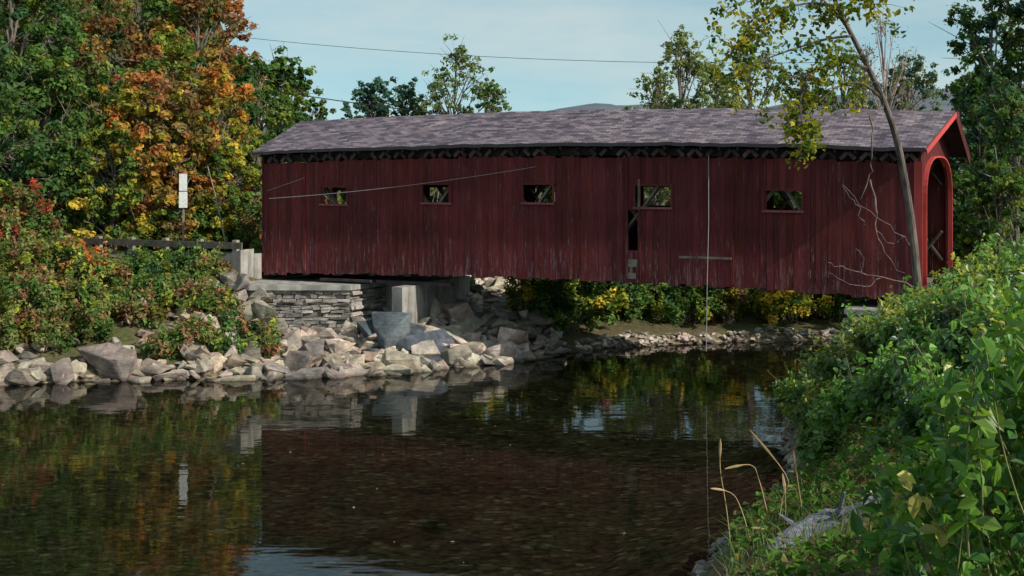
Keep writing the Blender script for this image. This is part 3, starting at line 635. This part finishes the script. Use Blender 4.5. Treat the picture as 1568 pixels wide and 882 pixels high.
for bb in brs:
    p=sm(PT(bb),14); tube(mb,p,np.linspace(.045,.008,14),6,0,(.6,.55,.55))
    for k in range(26):
        t=int(rng.uniform(3,14)); q=p[min(t,13)]; e=q+np.array([rng.normal()*.35,rng.normal()*.3,-abs(rng.normal())*.3+.08]); tube(mb,[q,(q+e)/2+np.array([0,0,.05]),e],[.010,.007,.003],3,0,(.6,.5,.5))
        m_=rng.integers(7,17); c=e+rng.normal(size=(m_,3))*np.array([.12,.12,.12]); cs.append(c); cl.append(pick([((.26,.26,.035),4),((.10,.15,.03),5),((.42,.36,.05),2)],1)*rng.uniform(.6,1.3,(m_,1)))
cs=np.concatenate(cs); leaves(mb,cs,rng.normal(size=cs.shape)+np.array([0,-.3,.5]),rng.uniform(.1,.2,len(cs)),np.concatenate(cl),1,True,droop=.8)
for bb,r0 in [([(1352,165,37.2),(1337,175,36.9),(1334,215,36.8),(1336,250,36.8),(1332,275,36.8),(1318,305,36.7)],.034),([(1332,275,36.8),(1342,320,36.9),(1340,350,36.9),(1352,385,37),(1385,418,37)],.028),([(1325,345,36.9),(1310,315,36.8),(1290,285,36.7)],.014),
    ([(1398,380,38),(1370,350,37.6),(1335,325,37.3),(1290,282,37)],.014),([(1405,440,38),(1350,425,37.5),(1300,412,37),(1268,402,36.6)],.018),([(1350,425,37.5),(1320,440,37.2),(1270,418,37)],.014),([(1320,415,37.2),(1322,395,37),(1310,380,37)],.01),([(1352,165,37.2),(1352,130,37),(1325,128,36.9),(1270,128,36.8)],.012),([(1340,350,36.9),(1365,375,37),(1385,360,37)],.01)]:
    p=sm(PT(bb),14); p[1:-1]+=rng.normal(size=(12,3))*.03; tube(mb,p,np.linspace(r0,.006,14),6,0,(1.1,1.0,1.1))
mb.build('leaning_tree',[BARK,LEAF])
# driftwood log
mb=MB(); pl=sm(PT([(1175,888,14.3),(1240,852,14.6),(1310,850,14.6),(1390,858,14.3),(1475,835,14.0)]),26)
for k in range(26): pl[k,2]=max(pl[k,2],float(hgt(pl[k,0],pl[k,1]))+.05)
pl+=rng.normal(size=pl.shape)*.008
tube(mb,pl,np.concatenate([[.03,.07],.10+.02*np.sin(np.linspace(0,7,24))-.05*np.linspace(0,1,24)**2]),14,0,(.95,1.0,1.1),rough=.16)
for q,e1,e2 in((pl[9],[.1,-.1,.16],[.12,-.18,.34]),(pl[15],[-.08,-.12,.1],[-.2,-.2,.16]),(pl[5],[-.1,.05,.12],[-.22,.05,.2])):
    tube(mb,[q,q+np.array(e1),q+np.array(e2)],[.04,.025,.010],7,0,(.95,1,1.1),rough=.1)
mb.build('driftwood_log',[flat('grey_driftwood',(.22,.235,.29),.85,sc_=6,lo=.25,ms=(1,5,5),bump=True)])
# tall grass
mb=MB()
for (bx,by,tx,ty,hx,hy) in [(1122,840,1103,720,1103,672),(1190,800,1205,730,1148,658),(1175,760,1150,712,1110,718),(1150,805,1120,755,1088,748),(1200,840,1203,770,1198,725),(1210,835,1180,812,1150,808),(1235,830,1222,740,1215,690)]:
    d=15.5; p=sm(PT([(bx,by+25,d),((bx+tx)/2,(by+ty)/2,d),(tx,ty,d-.1),(hx,hy,d-.2)]),14); tube(mb,p,np.linspace(.006,.004,14),4,0,(1,1,1))
    q=p[-4:]; tube(mb,q,[.006,.015,.013,.004],5,0,(1,1,1),rough=.2)
for k in range(1100):
    px=rng.uniform(1110,1460); d=rng.uniform(12.5,19); x=(px-784)*d/F; z=float(hgt(x,d)); 
    if z<.4: continue
    h=rng.uniform(.10,.34); dr_=rng.normal(size=2)*.18; b=np.array([x,d,z]); w_=np.array([.006,.0,0])
    m1=b+np.array([dr_[0]*.4,dr_[1]*.4,h*.7]); e=b+np.array([dr_[0],dr_[1],h]); cc=np.array([.10,.16,.045])*rng.uniform(.6,1.5) if rng.random()<.82 else np.array([.24,.19,.10])
    mb.add([b-w_,b+w_,m1+w_*.7,m1-w_*.7,e],[[0,1,2,3]],1,cc); mb.add([m1-w_*.7,m1+w_*.7,e],[[0,1,2]],1,cc)
mb.build('tall_grass',[STRAW,LEAFN])
mb=MB(); n=12500; px=rng.uniform(1120,1600,n); d=rng.uniform(11,32,n); x=(px-784)*d/F; z=hgt(x,d); ok=(z>.5)&~((px<1470)&(d>13.1)&(d<14.6)); x=x[ok];d=d[ok];z=z[ok]; n=len(x)
lump=.5+.5*np.sin(x*3.1+np.sin(d*2.3)*2)*np.sin(d*2.7+1)
c=np.c_[x,d,z+rng.uniform(.02,.12,n)+lump*rng.uniform(0,.38,n)]; leaves(mb,c,rng.normal(size=(n,3))*.5+np.array([0,0,1.]),rng.uniform(.05,.12,n),pick([((.07,.16,.03),5),((.12,.20,.045),3),((.14,.10,.05),2),((.24,.20,.09),1)],n)*rng.uniform(.5,1.3,(n,1)),0,True); mb.build('ground_plants',[LEAF])
mb=MB(); n=60; x=rng.uniform(-14,8,n); y=rng.uniform(22,50,n); ok=(y>np.interp(x,SX,SY)+.3)&(y<np.interp(x,NX,NYv)-.3); x=x[ok];y=y[ok]; n=len(x)
leaves(mb,np.c_[x,y,np.full(n,.012)],np.tile([0,0,1.],(n,1))+rng.normal(size=(n,3))*.05,rng.uniform(.04,.10,n),pick([(RU,2),((.4,.36,.28),2)],n),0); mb.build('floating_leaves',[LEAF])
# guardrail
mb=MB()
for s in np.arange(-13,-.5,1.7): lbox(mb,s,s+.2,-.55,-.35,2.9,4.05,0,(1,)*3)
lbox(mb,-16,-.6,-.62,-.56,3.72,3.97,0,(.45,)*3); lbox(mb,-16,-.6,-.62,-.56,3.35,3.5,0,(.35,)*3); mb.build('guardrail',[WOOD])
# sign
sg=MB(); c=P(281,318,56.5)
beam(sg,(c[0],56.5,2.9),(c[0],56.5,5.1),.07,.07,0,(.8,)*3,up=(0,1,0)); z0,z1=P(0,318,56.5)[2],P(0,266,56.5)[2]
beam(sg,(c[0],56.44,z0),(c[0],56.44,z0+(z1-z0)*.47),.33,.03,1,(1,)*3,up=(0,1,0)); beam(sg,(c[0],56.44,z0+(z1-z0)*.5),(c[0]+.0,56.44,z1),.31,.03,1,(1,)*3,up=(0,1,0)); beam(sg,(c[0],56.5,5.1),(c[0],56.5,z1+.05),.06,.06,0,(.8,)*3,up=(0,1,0))
sg.build('traffic_sign',[WOOD,WHITE])
mb=MB(); tube(mb,PT([(318,255,57),(330,300,57),(347,378,57)]),[.02,.03,.035],5); mb.build('leaning_pole',[WOOD])
mb=MB()
for a_,b_,sag,r in [((380,58,80),(1300,95,70),.5,.013),((300,118,76),(1450,215,66),.9,.025)]:
    a_=P(*a_);b_=P(*b_);t=np.linspace(0,1,30)[:,None]; p=a_+(b_-a_)*t; p[:,2]-=sag*4*(t*(1-t))[:,0]; tube(mb,p,r,4)
mb.build('power_line',[DWIRE])
mb=MB()
a_=np.array(loc2w(s_of(822,-.15),-.15,z_of(822,255,-.15))); b_=np.array(loc2w(s_of(412,-.35),-.35,z_of(412,304,-.35))); t=np.linspace(0,1,16)[:,None]; p=a_+(b_-a_)*t; p[:,2]-=.5*(t*(1-t))[:,0]; tube(mb,p,.009,4)
a_=np.array(loc2w(s_of(467,-.15),-.15,z_of(467,272,-.15))); b_=np.array(loc2w(s_of(410,-.2),-.2,z_of(410,292,-.2))); tube(mb,[a_,(a_+b_)/2,b_],.008,4)
mb.build('guy_wire',[WIRE])
mb=MB(); sr=s_of(1085,-.3); tube(mb,[loc2w(sr,-.3,7.2),loc2w(sr,-.3,5),loc2w(sr-.05,-.3,3),loc2w(sr-.08,-.3,.9)],.011,5)
z=z_of(1085,395,-.3); lbox(mb,s_of(1040,-.2),s_of(1120,-.2),-.26,-.2,z-.04,z+.03,1,(.5,)*3); mb.build('rope_swing',[WIRE,WOOD])
# ---------------- light
sv=np.array([.852,-.523]); el=math.radians(36); az=math.atan2(sv[0],sv[1])
sd=Vector((sv[0]*math.cos(el),sv[1]*math.cos(el),math.sin(el))).normalized()
sun=bpy.data.lights.new('sun','SUN'); sun.energy=5.0; sun.angle=math.radians(.53); sun.color=(1,.94,.84)
so=bpy.data.objects.new('sun',sun); sc.collection.objects.link(so); so.rotation_euler=sd.to_track_quat('Z','Y').to_euler()
wd=bpy.data.worlds.new('World'); sc.world=wd; wd.use_nodes=True; nt=wd.node_tree; bg=nt.nodes['Background']; bg.inputs[1].default_value=.15
sky=nt.nodes.new('ShaderNodeTexSky'); sky.sky_type='NISHITA'; sky.sun_disc=False; sky.sun_elevation=el; sky.sun_rotation=az; sky.air_density=1.0; sky.dust_density=.8; sky.ozone_density=1.5
tc=nt.nodes.new('ShaderNodeTexCoord')
va=nt.nodes.new('ShaderNodeVectorMath'); va.operation='ADD'; va.inputs[1].default_value=(0,0,.15); nt.links.new(tc.outputs['Generated'],va.inputs[0]); nt.links.new(va.outputs[0],sky.inputs[0])
cn=noise(nt,tc.outputs['Generated'],3.0,7,.6,(1.2,1,5)); cr=ramp(nt,cn.outputs[0],[(.36,(.08,.08,.08)),(.74,(.85,.85,.85))])
c=mixc(nt,1.0,sky.outputs[0],(1.05,1.2,.95),'MULTIPLY'); c=mixc(nt,cr.outputs[0],c,(4.3,4.8,4.7)); nt.links.new(c,bg.inputs[0])
# ---------------- camera
cam=bpy.data.cameras.new('camera'); co=bpy.data.objects.new('camera',cam); sc.collection.objects.link(co); sc.camera=co
co.location=(0,0,E); co.rotation_euler=(math.pi/2,0,0); cam.sensor_width=36; cam.lens=F/1568*36; cam.shift_y=-(441-HY)/1568; cam.clip_end=6000; cam.clip_start=.1
print('verts',sum(len(o_.data.vertices) for o_ in sc.objects if o_.type=='MESH'))
